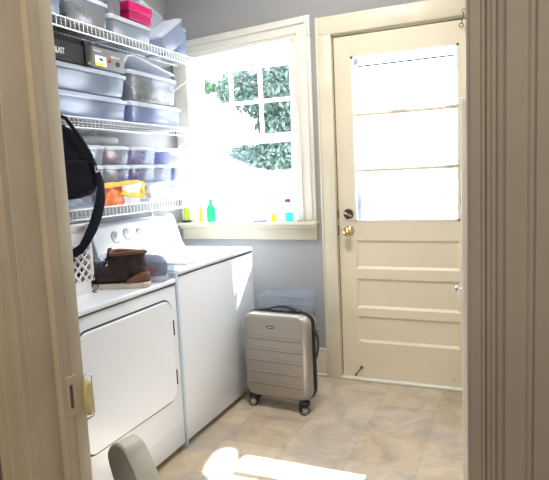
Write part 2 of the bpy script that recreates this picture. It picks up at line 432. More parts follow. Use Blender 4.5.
# spring door stop near the bottom of the door
g = G().lathe([(0, 0), (.010, 0), (.010, .003), (.0045, .005), (.0045, .02)], 14, atp(-.872, yf, .074))
g.tube([(-.872, -.014, .074), (-.882, -.03, .06), (-.893, -.04, .045)], .0045, 8); g.lathe([(0, -.006), (.008, -.006), (.008, .007), (0, .007)], 12, Matrix.Translation((-.894, -.041, .043)))
obj('door_stop', g, M['bronze'], d, True)
obj('screw', G().lathe([(0, 0), (.004, 0), (.003, .002), (0, .002)], 10, atp(-.33, yf, .055)), M['bronze'], d)
obj('screw', G().lathe([(0, 0), (.004, 0), (.003, .002), (0, .002)], 10, atp(-.875, yf, .235)), M['bronze'], d)

# storm door outside: its frame's dark inner line shows through the top pane
sd = thing('door_2', None, None, (DX0, .12, 0), kind='structure')
g = G().box(DX0, -.872, .115, .135, .02, 2.03).box(-.292, DX1, .115, .135, .02, 2.03).box(DX0, DX1, .115, .135, 1.885, 2.03).box(DX0, DX1, .115, .135, .02, 1.20)  # bottom rail raised to cut off sunlight reaching the floor
obj('storm_frame', g, M['siding'], sd)
g = G().box(-.872, -.300, .113, .117, 1.870, 1.8785).box(-.872, -.8665, .113, .117, 1.55, 1.876)
obj('weather_strip', g, M['gusset'], sd)
obj('storm_glass', G().box(-.872, -.292, .123, .127, 1.20, 1.885), M['glass'], sd)
g = G().box(-.385, -.335, .095, .113, 1.115, 1.13, .004); obj('storm_handle', g, M['hub'], sd, True)

# hook and eye at the top corner of the back door
h = thing('door_hook', 'small metal hook and eye latch at the top right corner of the cream back door', 'latch', (-.268, -.022, 2.06))
g = G().tube([(-.268 + .014 * math.cos(a * PI / 6), -.03, 2.065 + .014 * math.sin(a * PI / 6)) for a in range(12)], .0028, 8, closed=True)
g.lathe([(0, 0), (.006, 0), (.004, .008), (0, .009)], 10, atp(-.268, -.0215, 2.065)); obj('eye', g, M['trim'], h, 'all')
g = G().tube([(-.268, -.033, 2.055), (-.271, -.033, 2.03), (-.277, -.028, 2.008)], .0028, 8)
g.tube([(-.281 + .010 * math.cos(a * PI / 6), -.018, 1.999 + .010 * math.sin(a * PI / 6)) for a in range(12)], .0026, 8, closed=True); obj('hook', g, M['bronze'], h, 'all')

# ------------------------------------------------------------------ latch on the near jamb
la = thing('door_latch', 'worn metal strike plate with cream oval pull on the left doorway jamb', 'latch', (OX0 + .019, -2.29, .80))
xj = OX0 + .0192
g = G().box(xj, xj + .0025, -2.320, -2.288, .752, .845, .001); p = obj('strike_plate', g, M['jamb'], la)
obj('slot', G().box(xj + .0023, xj + .0032, -2.312, -2.303, .772, .826, .0004), M['bronze'], la)
g = G()
n = 20
ov = [(.011 * math.cos(i * 2 * PI / n), .043 * math.sin(i * 2 * PI / n)) for i in range(n)]
yo, zo = -2.262, .780
g.loft([[(xj + .002, yo + a * .9, zo + b) for a, b in ov], [(xj + .008, yo + a, zo + b) for a, b in ov], [(xj + .013, yo + a * .8, zo + b * .9) for a, b in ov]])
obj('oval_pull', g, mat('cream_yellow_plastic', (.72, .66, .32), .4), la, True)
g = G()
g.tube([(xj + .002, -2.270, .828), (xj + .005, -2.254, .832), (xj + .006, -2.247, .826), (xj + .006, -2.246, .742), (xj + .006, -2.250, .732), (xj + .002, -2.268, .728)], .0014, 8)
obj('wire_loop', g, M['chrome'], la, 'all')

# ------------------------------------------------------------------ washer and dryer
def appliance_body(x1, y0, y1, ztop, root, x0=XL + .035):
    g = G().box(x0, x1, y0, y1, .03, ztop - .028, .006)
    obj('cabinet_body', g, M['white'], root, True)
    for x in (x0 + .06, x1 - .06):
        for y in (y0 + .06, y1 - .06): g = G().lathe([(0, 0), (.018, 0), (.018, .008), (.008, .01), (.008, .032), (0, .032)], 12, Matrix.Translation((x, y, 0))); obj('levelling_foot', g, M['black'], root)

FX = -1.432
wy0, wy1 = -1.075, -.292
wm = thing('washing_machine', 'white top-loading washing machine beside the window, behind the suitcase', 'washing machine', (-1.75, -.69, 0))
appliance_body(FX, wy0, wy1, .85, wm)
g = G().box(XL + .03, FX + .006, wy0, wy1, .826, .852, .011, 3); obj('top_panel', g, M['white'], wm, True)
obj('top_seam', G().box(XL + .04, FX + .0015, wy0 + .002, wy1 - .002, .8205, .8275), M['whitegap'], wm)
l = obj('lid', G().box(-1.86, FX - .03, wy0 + .12, wy1 - .12, .851, .864, .006, 3), M['white'], wm, True)
def console(root, y0, y1, zt, knobs):
    prof = [(XL + .03, .852 if root is wm else .822), (-1.885, .852 if root is wm else .822), (-1.905, .885), (-1.955, zt - .012), (-1.972, zt), (XL + .03, zt)]
    g = G().prism([(x, y0, z) for x, z in prof], (0, y1 - y0, 0), .006); c = obj('control_console', g, M['console'], root, True)
    for ye in (y0, y1): g = G().prism([(x + .006, ye - .008, z + (.006 if z > .9 else 0)) for x, z in prof], (0, .016, 0), .003); obj('end_cap', g, M['endcap'], root, True)
    nx = Vector((zt - .012 - .885, 0, .05)).normalized()
    for (y, z, r) in knobs:
        t = (z - .885) / (zt - .012 - .885); x = -1.905 - .05 * t
        R = nx.to_track_quat('Z', 'Y').to_matrix().to_4x4(); mx = Matrix.Translation((x, y, z)) @ R
        k = obj('knob', G().lathe([(0, 0), (r, 0), (r, .004), (r * .72, .006), (r * .66, .022), (r * .5, .025), (0, .025)], 24, mx), M['console'], root, True)
        obj('knob_ring', G().lathe([(r * 1.02, 0), (r * 1.16, 0), (r * 1.16, .003), (r * 1.02, .003)], 24, mx, cap=False), M['midgrey'], k)
console(wm, wy0 + .03, wy1 - .02, 1.045, [(-.875, .975, .028), (-.775, .982, .028), (-.672, .985, .018)])

dy0, dy1 = -1.785, -1.10
dr = thing('clothes_dryer', 'white front-loading dryer with boots and basket standing on it', 'dryer', (-1.75, -1.44, 0))
appliance_body(FX, dy0, dy1, .82, dr)
obj('top_panel', G().box(XL + .03, FX + .008, dy0, dy1, .796, .82, .010, 3), M['white'], dr, True)
obj('top_seam', G().box(XL + .04, FX + .0015, dy0 + .002, dy1 - .002, .790, .797), M['whitegap'], dr)
console(dr, dy0 + .02, dy1 - .012, 1.0, [(-1.3, .95, .028), (-1.45, .95, .028)])
yd0, yd1, zd0, zd1 = -1.745, -1.150, .272, .732
def facep(w, h, r, x, cy, cz, n=8): return [(x, cy + a, cz + b) for a, b in rrect(w, h, r, n)]
cy, cz = (yd0 + yd1) / 2, (zd0 + zd1) / 2; W_, H_ = yd1 - yd0, zd1 - zd0
g = G().loft([facep(W_ + .018, H_ + .016, .066, FX - .004, cy, cz), facep(W_ + .018, H_ + .016, .066, FX + .0012, cy, cz)]); obj('door_gap', g, M['whitegap'], dr)
g = G().loft([facep(W_, H_, .058, FX - .002, cy, cz), facep(W_, H_, .058, FX + .007, cy, cz), facep(W_ - .008, H_ - .008, .054, FX + .0105, cy, cz)])
dd = obj('loading_door', g, M['white'], dr, True)
for z in (.60, .37): obj('hinge', G().box(FX + .001, FX + .010, yd1 + .001, yd1 + .009, z - .035, z + .035, .002), M['black'], dr)
obj('kick_panel_seam', G().box(FX - .004, FX + .001, dy0 + .004, dy1 - .004, .128, .131), M['blue_grey'], dr)
# bluish strip filling the gap between the two machines
o = obj('gap_filler', G().box(FX - .5, FX + .004, dy1 + .003, wy0 - .003, .0, .842, .004), M['blue_grey'], None, True)
origin(o, (FX, -1.087, 0)); tag(o, 'narrow pale blue plastic strip filling the gap between dryer and washer', 'gap filler')

# ------------------------------------------------------------------ suitcase
sc = thing('suitcase', 'silver ribbed hard-shell cabin suitcase standing on four wheels against the washer', 'suitcase', (-1.175, -.46, 0), rz=0)
sx, sw, sz0, sz1 = -1.182, .388, .062, .527
def sring(w, h, r, y): return [(sx + a, y, (sz0 + sz1) / 2 + b) for a, b in rrect(w, h, r, 8)]
hh = sz1 - sz0
yF, yB = -.572, -.430
g = G()
g.loft([sring(sw, hh, .055, yF + .070), sring(sw, hh, .055, yF + .03), sring(sw - .006, hh - .006, .053, yF + .014), sring(sw - .022, hh - .022, .047, yF + .004), sring(sw - .05, hh - .05, .04, yF)])
for z in (.398, .337, .276, .212, .147):
    for dz in (0,):
        ring = []
        g.box(sx - .158, sx + .158, yF - .0045, yF + .004, z - .0075, z + .0075, .004, 2)
for z in (.398, .337, .276, .212, .147): pass
obj('front_shell', g, M['silver'], sc, True)
g = G()
for z in (.398, .337, .276, .212, .147):
    g.box(sx - .160, sx + .160, yF - .0012, yF + .003, z - .0105, z - .0075); g.box(sx - .160, sx + .160, yF - .0012, yF + .003, z + .0075, z + .0092)
obj('shell_groove', g, M['silverd'], sc)
g = G().loft([sring(sw, hh, .055, yF + .09), sring(sw, hh, .055, yB - .03), sring(sw - .02, hh - .02, .05, yB)]); obj('back_shell', g, M['silver'], sc, True)
g = G().loft([sring(sw + .007, hh + .007, .058, yF + .062), sring(sw + .007, hh + .007, .058, yF + .100)]); obj('zip_gusset', g, M['gusset'], sc, True)
g = G().loft([sring(sw + .012, hh + .012, .06, yF + .078), sring(sw + .012, hh + .012, .06, yF + .084)]); obj('zipper', g, M['black'], sc, True)
n = 24
g = G(); g.loft([[(sx - .020 + .026 * math.cos(i * 2 * PI / n), yF - y_, .460 + .0085 * math.sin(i * 2 * PI / n)) for i in range(n)] for y_ in (-.001, .003)])
bd = obj('badge', g, M['gusset'], sc)
g = G().loft([[(sx - .020 + .021 * math.cos(i * 2 * PI / n), yF - y_, .460 + .0026 * math.sin(i * 2 * PI / n)) for i in range(n)] for y_ in (.003, .0036)]); obj('badge_inlay', g, M['hub'], bd)
def strapgeo(pts, w, t, side):
    """flat band of width w along side, thickness t"""
    g = G(); pts = [Vector(p) for p in pts]; side = Vector(side); R = []
    for i, p in enumerate(pts):
        dv = (pts[min(i + 1, len(pts) - 1)] - pts[max(i - 1, 0)]).normalized(); nn = dv.cross(side).normalized()
        R.append([p - side * w / 2 - nn * t / 2, p + side * w / 2 - nn * t / 2, p + side * w / 2 + nn * t / 2, p - side * w / 2 + nn * t / 2])
    g.loft(R); return g
yh = yF + .08
hp = [(sx - .105, yh, sz1 + .004), (sx - .095, yh, sz1 + .010), (sx - .055, yh, sz1 + .014), (sx - .03, yh, sz1 + .024), (sx, yh, sz1 + .031), (sx + .05, yh, sz1 + .030), (sx + .085, yh, sz1 + .020), (sx + .11, yh, sz1 + .012), (sx + .12, yh, sz1 + .003)]
obj('top_handle', strapgeo(hp, .026, .009, (0, 1, 0)), M['black'], sc, True)
g = G().box(sx - .125, sx + .13, yh - .012, yh + .012, sz1, sz1 + .006, .002).box(sx - .125, sx - .06, yh - .018, yh + .018, sz1, sz1 + .012, .004).box(sx + .06, sx + .13, yh - .018, yh + .018, sz1, sz1 + .014, .004)
obj('handle_base', g, M['black'], sc, True)
xs = sx + sw / 2
hp = [(xs + .002, yh, .45), (xs + .008, yh, .44), (xs + .022, yh - .0, .41), (xs + .026, yh, .38), (xs + .024, yh, .34), (xs + .016, yh, .30), (xs + .002, yh, .27)]
obj('side_handle', strapgeo(hp, .022, .006, (0, 1, 0)), M['black'], sc, True)
def wheel(x, y, a):
    c = obj('caster', G().box(x - .025, x + .025, y - .022, y + .022, .036, .068, .010, 3).box(x - .022, x + .006, y - .016, y + .016, .02, .05, .006), M['rubber'], sc, True)
    mx = Matrix.Translation((x, y - .004, .026)) @ Matrix.Rotation(a, 4, 'Z') @ Matrix.Rotation(math.radians(90), 4, 'X')
    for s_ in (-.012, .012):
        g = G().lathe([(0, -.007), (.018, -.007), (.0255, -.005), (.026, 0), (.0255, .005), (.018, .007), (0, .007)], 24, mx @ Matrix.Translation((0, 0, s_))); wv = obj('wheel', g, M['rubber'], c, True)
        if s_ > 0:
            g = G().lathe([(.015, .0072), (.0175, .0072), (.0175, .009), (.015, .009)], 20, mx @ Matrix.Translation((0, 0, s_)), cap=False)
            for q in range(5):
                m2 = mx @ Matrix.Translation((0, 0, s_)) @ Matrix.Rotation(q * 2 * PI / 5, 4, 'Z'); g.box(0, .016, -.0028, .0028, .0068, .009, mx=m2)
            g.lathe([(0, .0068), (.005, .0068), (.005, .0095), (0, .0095)], 12, mx @ Matrix.Translation((0, 0, s_)))
            o = obj('hub', g, M['hub'], c)
SC = None
wheel(-1.338, -.545, .25); wheel(-1.025, -.56, .75); wheel(-1.362, -.480, .1); wheel(-1.058, -.480, .9)
sc.rotation_euler = (0, 0, math.radians(-4))

# ------------------------------------------------------------------ plastic bins
def bin_(label, x0, x1, y0, y1, z0, z1, m='clear', lm='lid', group=None, lid=True, taper=.04, r=.02, name='storage_bin', cat='storage bin', mx=None, lidh=.018, ridges=True, lidtop=True):
    cx, cy = (x0 + x1) / 2, (y0 + y1) / 2; w_, d_ = x1 - x0, y1 - y0
    t = thing(name, label, cat, (cx, cy, z0), group)
    hl = z1 - (lidh if lid else 0)
    def R(s, z, e=0): return [(cx + a, cy + b, z) for a, b in rrect(w_ * s + e, d_ * s + e, r, 4)]
    s0 = 1 - taper - .02; s1 = .975
    g = G().loft([R(s0 * .97, z0), R(s0, z0 + .006), R(s1, hl - .012), R(s1, hl - .012, .008), R(s1, hl, .008), R(s1, hl, .0)], True, False)
    if mx is not None: g.xf(mx)
    obj('tub', g, M[m], t, True)
    if lid:
        g = G().loft([R(1, hl - .006, .004), R(1, hl + .004, .006), R(1, hl + lidh * .5, .004), R(.985, hl + lidh * .55), R(.95, hl + lidh * .6), R(.93, hl + lidh)], False, lidtop)
        if mx is not None: g.xf(mx)
        obj('bin_lid', g, M[lm], t, True)
    return t
def lump(name, label, cat, c, s, m, group=None, seed=0, kind=None):
    """a soft folded heap"""
    rnd = random.Random(seed + 11)
    b = bmesh.new(); bmesh.ops.create_icosphere(b, subdivisions=3, radius=1)
    ph = [rnd.uniform(0, 6) for _ in range(6)]
    for v in b.verts:
        p = v.co.copy(); k = 1 + .16 * math.sin(4 * p.x + ph[0]) * math.sin(5 * p.y + ph[1]) + .10 * math.sin(9 * p.z + ph[2] + 4 * p.y) + .06 * math.sin(13 * p.y + ph[3])
        e = max(abs(p.x), abs(p.y), abs(p.z)); p = p.lerp(p / e, .45) * k
        v.co = Vector((c[0] + p.x * s[0], c[1] + p.y * s[1], c[2] + max(p.z, -.98) * s[2]))
    g = G(); g.merge(b); o = obj(name, g, m, None, 'all'); origin(o, (c[0], c[1], c[2] - s[2])); return tag(o, label, cat, group, kind)

XF = -1.785   # front plane of the goods on the shelves
Z1, Z2, Z3 = 1.962, 1.549, 1.147  # shelf decks
BINS = 'clear storage bins on the wire shelves'
# middle shelf
bin_('long clear bin on the middle shelf, lowest at its left end', -2.07, XF, -1.62, -.885, Z2 + .006, 1.668, 'clearb', 'lid', BINS)
bin_('long clear bin stacked second on the middle shelf under the dark cases', -2.07, XF, -1.62, -.880, 1.6745, 1.789, 'clearb', 'lid', BINS)
bin_('blue-tinted clear bin low at the window end of the middle shelf', -2.06, XF, -.872, -.40, Z2 + .006, 1.669, 'clearb', 'lidw', BINS)
bin_('deep grey clear bin under the propped lid on the middle shelf', -2.06, XF, -.865, -.42, 1.675, 1.826, 'clearg', 'lid', BINS, r=.03, lidtop=True)
lump('folded_linen', 'pale folded linen seen inside the second long bin', 'linen', (-1.93, -1.2, 1.715), (.11, .26, .035), M['cream_cloth'], seed=1)
lump('folded_linen', 'bluish folded linen seen inside the lowest long bin', 'linen', (-1.93, -1.25, 1.60), (.11, .28, .04), M['white_cloth'], seed=2)
lump('folded_linen', 'dark folded cloth seen inside the deep grey bin', 'linen', (-1.93, -.66, 1.75), (.10, .17, .062), M['midgrey'], seed=3)
lump('folded_linen', 'blue cloth seen inside the low blue-tinted bin by the window', 'linen', (-1.93, -.65, 1.607), (.10, .17, .045), M['blue_cloth'], seed=4)
# lid propped over the deep bin
g = G()
g.loft([[(x, y, z + h) for x, y, z in ((-1.79, -.885, 1.842), (-1.79, -.85, 1.885), (-1.79, -.80, 1.893), (-1.79, -.44, 1.842), (-2.03, -.44, 1.842), (-2.03, -.80, 1.893), (-2.03, -.85, 1.885), (-2.03, -.885, 1.842))] for h in (0, .008)])
o = obj('spare_lid', g, M['lidw'], None); origin(o, (-1.9, -.66, 1.83)); tag(o, 'loose milky plastic lid lying crooked on top of the deep grey bin', 'lid')

# dark cases on the long bins
ev = thing('tool_case', 'dark charcoal case lettered EVERLAST under the top shelf', 'case', (-1.93, -1.33, 1.79))
zb = 1.7905
g = G().box(-2.05, XF, -1.50, -1.155, zb, 1.876, .006).box(-2.04, XF - .01, -1.49, -1.17, 1.876, 1.905, .008)
obj('case_body', g, M['charcoal'], ev, True)
obj('front_recess', G().box(XF, XF + .003, -1.49, -1.24, zb + .014, 1.868, .001), M['charcoal'], ev)
g = G().box(-2.03, XF + .012, -1.175, -1.128, zb, 1.90, .008); obj('end_block', g, M['black'], ev, True)
TX = basis((0, 1, 0), (0, 0, 1), (1, 0, 0), (XF + .0045, -1.345, 1.828))
text('lettering', 'EVERLAST', .037, TX, M['label_w'], ev, font_scale=(.60, 1))
g = G().prism([(XF + .0125, -1.166, 1.797), (XF + .0125, -1.158, 1.794), (XF + .0125, -1.145, 1.808), (XF + .0125, -1.150, 1.809), (XF + .0125, -1.158, 1.801), (XF + .0125, -1.162, 1.804)], (.001, 0, 0)); obj('check_mark', g, M['lime'], ev)
gc = thing('equipment_case', 'grey case with white and yellow sticker beside the charcoal case', 'case', (-1.93, -1.0, 1.79))
obj('case_body', G().box(-2.04, XF, -1.120, -.888, zb, 1.888, .006), M['midgrey'], gc, True)
obj('sticker', G().box(XF, XF + .0016, -1.102, -1.026, 1.803, 1.848), M['label_w'], gc)
obj('sticker_band', G().box(XF + .0015, XF + .0022, -1.102, -1.045, 1.803, 1.816), M['label_y'], gc)
obj('sticker_picture', G().prism([(XF + .0015, -1.072, 1.828), (XF + .0015, -1.05, 1.825), (XF + .0015, -1.048, 1.834), (XF + .0015, -1.062, 1.840), (XF + .0015, -1.075, 1.838)], (.0007, 0, 0)), M['black'], gc)
text('lettering', 'EVERLAST', .0145, basis((0, 1, 0), (0, 0, 1), (1, 0, 0), (XF + .001, -.958, 1.856)), M['label_w'], gc)
text('lettering', 'EVERLAST', .012, basis((0, 1, 0), (0, 0, 1), (1, 0, 0), (XF + .001, -1.082, 1.868)), M['label_w'], gc)
toX = Matrix.Rotation(math.radians(90), 4, 'Y')
obj('red_knob', G().lathe([(0, 0), (.009, 0), (.008, .006), (0, .007)], 16, Matrix.Translation((XF, -.998, 1.835)) @ toX), M['red'], gc, True)
obj('black_socket', G().lathe([(0, 0), (.012, 0), (.011, .005), (0, .004)], 18, Matrix.Translation((XF, -.942, 1.828)) @ toX), M['black'], gc, True)

# top shelf
zt = Z1 + .006
bin_('clear bin at the doorway end of the top shelf, cut off by the jamb', -2.07, XF, -1.62, -1.272, zt, 2.15, 'clearb', 'lidw', BINS)
bin_('grey clear bin second from the doorway on the top shelf', -2.06, XF, -1.255, -.978, zt, 2.105, 'clearg', 'lidw', BINS)
bin_('clear bin under the magenta box on the top shelf', -2.06, XF, -.968, -.636, zt, 2.068, 'clear', 'lidw', BINS)
lump('folded_linen', 'taupe cloth filling the grey clear bin on the top shelf', 'linen', (-1.925, -1.117, 2.03), (.10, .105, .055), M['cream_cloth'], seed=8)
pk = thing('magenta_box', 'bright magenta plastic box standing on a clear bin on the top shelf', 'box', (-1.85, -.72, 2.07))
g = G().box(-1.905, XF - .006, -.812, -.628, 2.0715, 2.140, .006); obj('tub', g, M['pinkd'], pk, True)
g = G().box(-1.912, XF, -.820, -.620, 2.118, 2.163, .007); obj('box_lid', g, M['pink'], pk, True)
bin_('small milky bin standing left of the magenta box on the top shelf', -2.03, -1.80, -.965, -.850, 2.0715, 2.19, 'clearg', 'lidw', BINS)
bin_('milky bin tipped back behind the magenta box on the top shelf', -2.06, -1.90, -.61, -.40, zt + .012, 2.23, 'lid', 'lidw', BINS, mx=Matrix.Translation((-1.93, -.48, zt + .012)) @ Matrix.Rotation(math.radians(-14), 4, 'X') @ Matrix.Translation((1.93, .48, -zt - .012)))
c = Vector((-1.86, -.46, 2.02))
bin_('clear open bin lying tilted at the window end of the top shelf', -1.965, -1.80, -.61, -.34, 1.975, 2.095, 'clear', 'lidw', BINS, mx=Matrix.Translation((-1.87, -.425, 2.062)) @ Matrix.Rotation(math.radians(32), 4, 'X') @ Matrix.Translation((1.885, .48, -2.035)), lidh=.012)
bin_('clear bin standing on edge beside the tilted one at the window end', -1.98, -1.84, -.30, -.19, zt, 2.16, 'clearb', 'lid', BINS)
g = G()
g.loft([[(x, y, z + h) for x, y, z in rr] for h, rr in ((0, [(-1.79, -.62, 2.0), (-1.79, -.33, 1.985), (-1.97, -.33, 1.985), (-1.97, -.62, 2.0)]), (.003, [(-1.79, -.62, 2.0), (-1.79, -.33, 1.985), (-1.97, -.33, 1.985), (-1.97, -.62, 2.0)]))])
g.bm.free()

# lower shelf: rows of small boxes
SB = 'small clear boxes stacked on the lowest wire shelf'
rows = [
 (1.350, 1.438, [(-1.21, -1.088, 'topmost small clear box beside the hanging black bag', 'white_cloth'), (-1.080, -.900, 'top small clear box holding pinkish cloth', 'pink_cloth'),
                 (-.892, -.672, 'top small clear box holding violet and blue cloth', 'violet_cloth'), (-.664, -.33, 'top small box at the window end of the lowest shelf', 'royal_cloth')]),
 (1.255, 1.3465, [(-1.23, -1.100, 'second-row small clear box beside the black strap', 'white_cloth'), (-1.092, -.905, 'second-row small clear box right above the orange packet', 'cream_cloth'),
                 (-.897, -.690, 'second-row small clear box with blue and red bits', 'blue_cloth'), (-.682, -.53, 'second-row small clear box fourth along', 'white_cloth'), (-.522, -.33, 'second-row small dark blue box at the window end', 'navy_cloth')]),
 (1.153, 1.2515, [(-1.60, -1.385, 'bottom-row clear box behind the black bag', 'white_cloth'), (-1.375, -1.165, 'bottom-row clear box left of the orange packet', 'white_cloth'), (-1.155, -.83, 'bottom-row clear box behind the orange packet', 'cream_cloth'), (-.82, -.58, 'bottom-row clear box behind the crumpled white bag', 'white_cloth'), (-.57, -.33, 'bottom-row clear box at the window end', 'white_cloth')]),
]
sd_ = 20
for z0, z1, L_ in rows:
    for (a, b, lab, cm) in L_:
        xb = -1.80 if z0 < 1.2 else -1.785
        bin_(lab, -2.03, xb, a, b, z0, z1, 'clearv' if 'dark' not in lab else 'clearb', 'lidw', SB, taper=.05, r=.012, name='small_clear_box', cat='box', lidh=.012)
        sd_ += 1
        names = {'white_cloth': 'white', 'pink_cloth': 'pinkish', 'violet_cloth': 'violet', 'royal_cloth': 'bright blue', 'cream_cloth': 'cream', 'blue_cloth': 'blue', 'navy_cloth': 'navy'}
        lump('folded_cloth', names[cm] + ' cloth inside the ' + lab.split(' holding')[0].split(' with')[0], 'cloth', ((-2.03 + xb) / 2, (a + b) / 2, (z0 + z1) / 2 - .006), (.085, (b - a) / 2 * .85, .034), M[cm], 'cloth bundles inside the small boxes', sd_)
o = lump('red_trinket', 'small red item pressed against the front of the blue second-row box', 'trinket', (-1.80, -.83, 1.30), (.004, .012, .01), M['red'], seed=5)

# orange packet and crumpled bag in front of the bottom row
g = G(); rnd = random.Random(3)
def sheet(g, yz, x, amp, seed):
    """crumpled packet from a grid inside a quadrilateral, with thickness"""
    rnd = random.Random(seed); n = 7
    a, b, c, d = [Vector((0, *p)) for p in yz]
    gx = [[None] * (n + 1) for _ in range(n + 1)]
    for i in range(n + 1):
        for j in range(n + 1):
            u, v = i / n, j / n
            p = (a * (1 - u) + b * u) * (1 - v) + (d * (1 - u) + c * u) * v
            gx[i][j] = (x + amp * math.sin(PI * u) * math.sin(PI * v) + rnd.uniform(-.3, .3) * amp, p.y + rnd.uniform(-.003, .003), p.z + rnd.uniform(-.003, .003))
    V = [[g.bm.verts.new(p) for p in r] for r in gx]; W = [[g.bm.verts.new((x - .012, p[1], p[2])) for p in r] for r in gx]
    for i in range(n):
        for j in range(n):
            g.bm.faces.new((V[i][j], V[i + 1][j], V[i + 1][j + 1], V[i][j + 1])); g.bm.faces.new((W[i][j], W[i][j + 1], W[i + 1][j + 1], W[i + 1][j]))
    for i in range(n):
        g.bm.faces.new((V[i][0], W[i][0], W[i + 1][0], V[i + 1][0])); g.bm.faces.new((V[i][n], V[i + 1][n], W[i + 1][n], W[i][n]))
        g.bm.faces.new((V[0][i], V[0][i + 1], W[0][i + 1], W[0][i])); g.bm.faces.new((V[n][i], W[n][i], W[n][i + 1], V[n][i + 1]))
    return g
op = thing('snack_packet', 'orange and yellow crumpled packet at the front of the lowest wire shelf', 'packet', (-1.775, -.98, Z3 + .006))
obj('packet_front', sheet(G(), [(-1.125, 1.156), (-.985, 1.153), (-1.0, 1.245), (-1.145, 1.252)], -1.772, .010, 1), M['orange'], op)
obj('packet_window', sheet(G(), [(-1.0, 1.196), (-.86, 1.205), (-.845, 1.262), (-1.01, 1.258)], -1.765, .014, 2), M['tissue'], op)
obj('packet_end', sheet(G(), [(-.868, 1.178), (-.822, 1.176), (-.826, 1.262), (-.868, 1.262)], -1.766, .008, 3), M['amber'], op)
obj('packet_print', sheet(G(), [(-1.03, 1.204), (-.86, 1.180), (-.86, 1.198), (-1.01, 1.222)], -1.7535, .003, 4), M['amber'], op)
obj('packet_top', sheet(G(), [(-1.145, 1.238), (-.90, 1.250), (-.87, 1.270), (-1.15, 1.262)], -1.756, .003, 5), M['amber'], op)
obj('packet_base', sheet(G(), [(-.985, 1.154), (-.86, 1.158), (-.86, 1.205), (-.99, 1.20)], -1.774, .008, 6), M['tissue'], op)
lump('crumpled_bag', 'crumpled white plastic bag beside the orange packet on the lowest shelf', 'bag', (-1.775, -.70, 1.20), (.02, .095, .044), M['tissue'], seed=9)
o = obj('paper_roll', G().tube([(-1.97, -1.10, 1.466), (-1.95, -1.03, 1.473), (-1.93, -.97, 1.477), (-1.91, -.91, 1.471), (-1.90, -.86, 1.468)], [.023, .026, .027, .026, .022], 14), M['roll'], None, True)
origin(o, (-1.93, -.97, 1.45)); tag(o, 'off-white bent roll lying on top of the small clear boxes', 'roll')
lump('sunglasses_pouch', 'small black crumpled item at the front of the lowest shelf under the black bag', 'pouch', (-1.788, -1.43, 1.167), (.010, .045, .014), M['black'], seed=12)

# ------------------------------------------------------------------ wire shelves
def shelf(z, y1, label, bd_=.22):
    t = thing('wire_shelf', label, 'shelf', (-1.94, (YN + y1) / 2, z), 'white wire shelves on the left wall')
    y0 = YN + .01; xf, xb = -1.765, XL + .008
    g = G(); n = int((y1 - y0) / .0265)
    for i in range(n + 1):
        y = y0 + .004 + (y1 - y0 - .008) * i / n
        g.box(xb, xf, y - .0014, y + .0014, z - .0005, z + .0025); g.box(xf - .0014, xf + .0014, y - .0014, y + .0014, z - .040, z + .001)
    obj('deck_wires', g, M['wire'], t)
    g = G()
    for xx, zz, r in ((xf + .002, z + .004, .0032), (xf + .002, z - .040, .0032), (xf - .09, z - .003, .0026), (xf - .18, z - .003, .0026), (xb + .004, z - .003, .003)):
        g.tube([(xx, y0, zz), (xx, y1, zz)], r, 8)
    obj('rails', g, M['wire'], t, True)
    for y, bd_ in ((y1 - .008, bd_), (y1 - .85, .045)):
        g = G().tube([(xf - .003, y, z - .04), (xb + .002, y, z - bd_)], .005, 8)
        g.box(XL + .0005, XL + .006, y - .008, y + .008, z - bd_ - .02, z - bd_ + .03)
        obj('diagonal_brace', g, M['wire'], t, True)
    return t
shelf(Z1, -.17, 'top white wire shelf, carrying the magenta box')
shelf(Z2, -.305, 'middle white wire shelf, below the long clear bins')
shelf(Z3, -.31, 'lowest white wire shelf, above the washer controls', .085)

# ------------------------------------------------------------------ hanging black bag
bg = thing('shoulder_bag', 'black nylon shoulder bag hanging by its strap at the left doorway edge', 'bag', (-1.66, -1.56, 1.2))
# outline in (y, z); hangs in front of the shelf
out = [(-1.545, 1.50), (-1.50, 1.498), (-1.455, 1.475), (-1.415, 1.44), (-1.375, 1.385), (-1.35, 1.325), (-1.337, 1.262), (-1.352, 1.232), (-1.385, 1.214), (-1.45, 1.204), (-1.56, 1.20), (-1.68, 1.202), (-1.745, 1.215), (-1.765, 1.25), (-1.755, 1.33), (-1.72, 1.41), (-1.67, 1.465), (-1.60, 1.495)]
out = [(y + .004, z + .0) for y, z in out]
cy, cz = -1.50, 1.35
def outr(s, x): return [(x, cy + (y - cy) * s, cz + (z - cz) * s) for y, z in out]
g = G().loft([outr(.90, -1.728), outr(.985, -1.715), outr(1, -1.69), outr(1, -1.65), outr(.985, -1.628), outr(.90, -1.612)])
obj('bag_body', g, M['bag'], bg, True)
def lower(s): return [(y, z) for y, z in out if z < 1.34]
g = G().loft([[(x, cy + (y - cy) * s, 1.285 + (z - 1.285) * s) for y, z in [(y_ - .005, z_) for y_, z_ in [(-1.365, 1.35), (-1.352, 1.27), (-1.375, 1.235), (-1.46, 1.218), (-1.56, 1.215), (-1.68, 1.218), (-1.735, 1.24), (-1.745, 1.33), (-1.70, 1.36), (-1.42, 1.36)]]] for s, x in ((.98, -1.614), (.96, -1.602), (.88, -1.596))])
obj('front_pocket', g, M['bag'], bg, True)
sp = [(-1.530, 1.520), (-1.495, 1.485), (-1.452, 1.440), (-1.412, 1.385), (-1.385, 1.325), (-1.360, 1.26), (-1.366, 1.20), (-1.392, 1.14), (-1.428, 1.085), (-1.468, 1.04), (-1.505, 1.008), (-1.57, .99)]
wd = [.018, .020, .022, .026, .034, .048, .058, .060, .056, .048, .040, .034]
g = G(); R = []
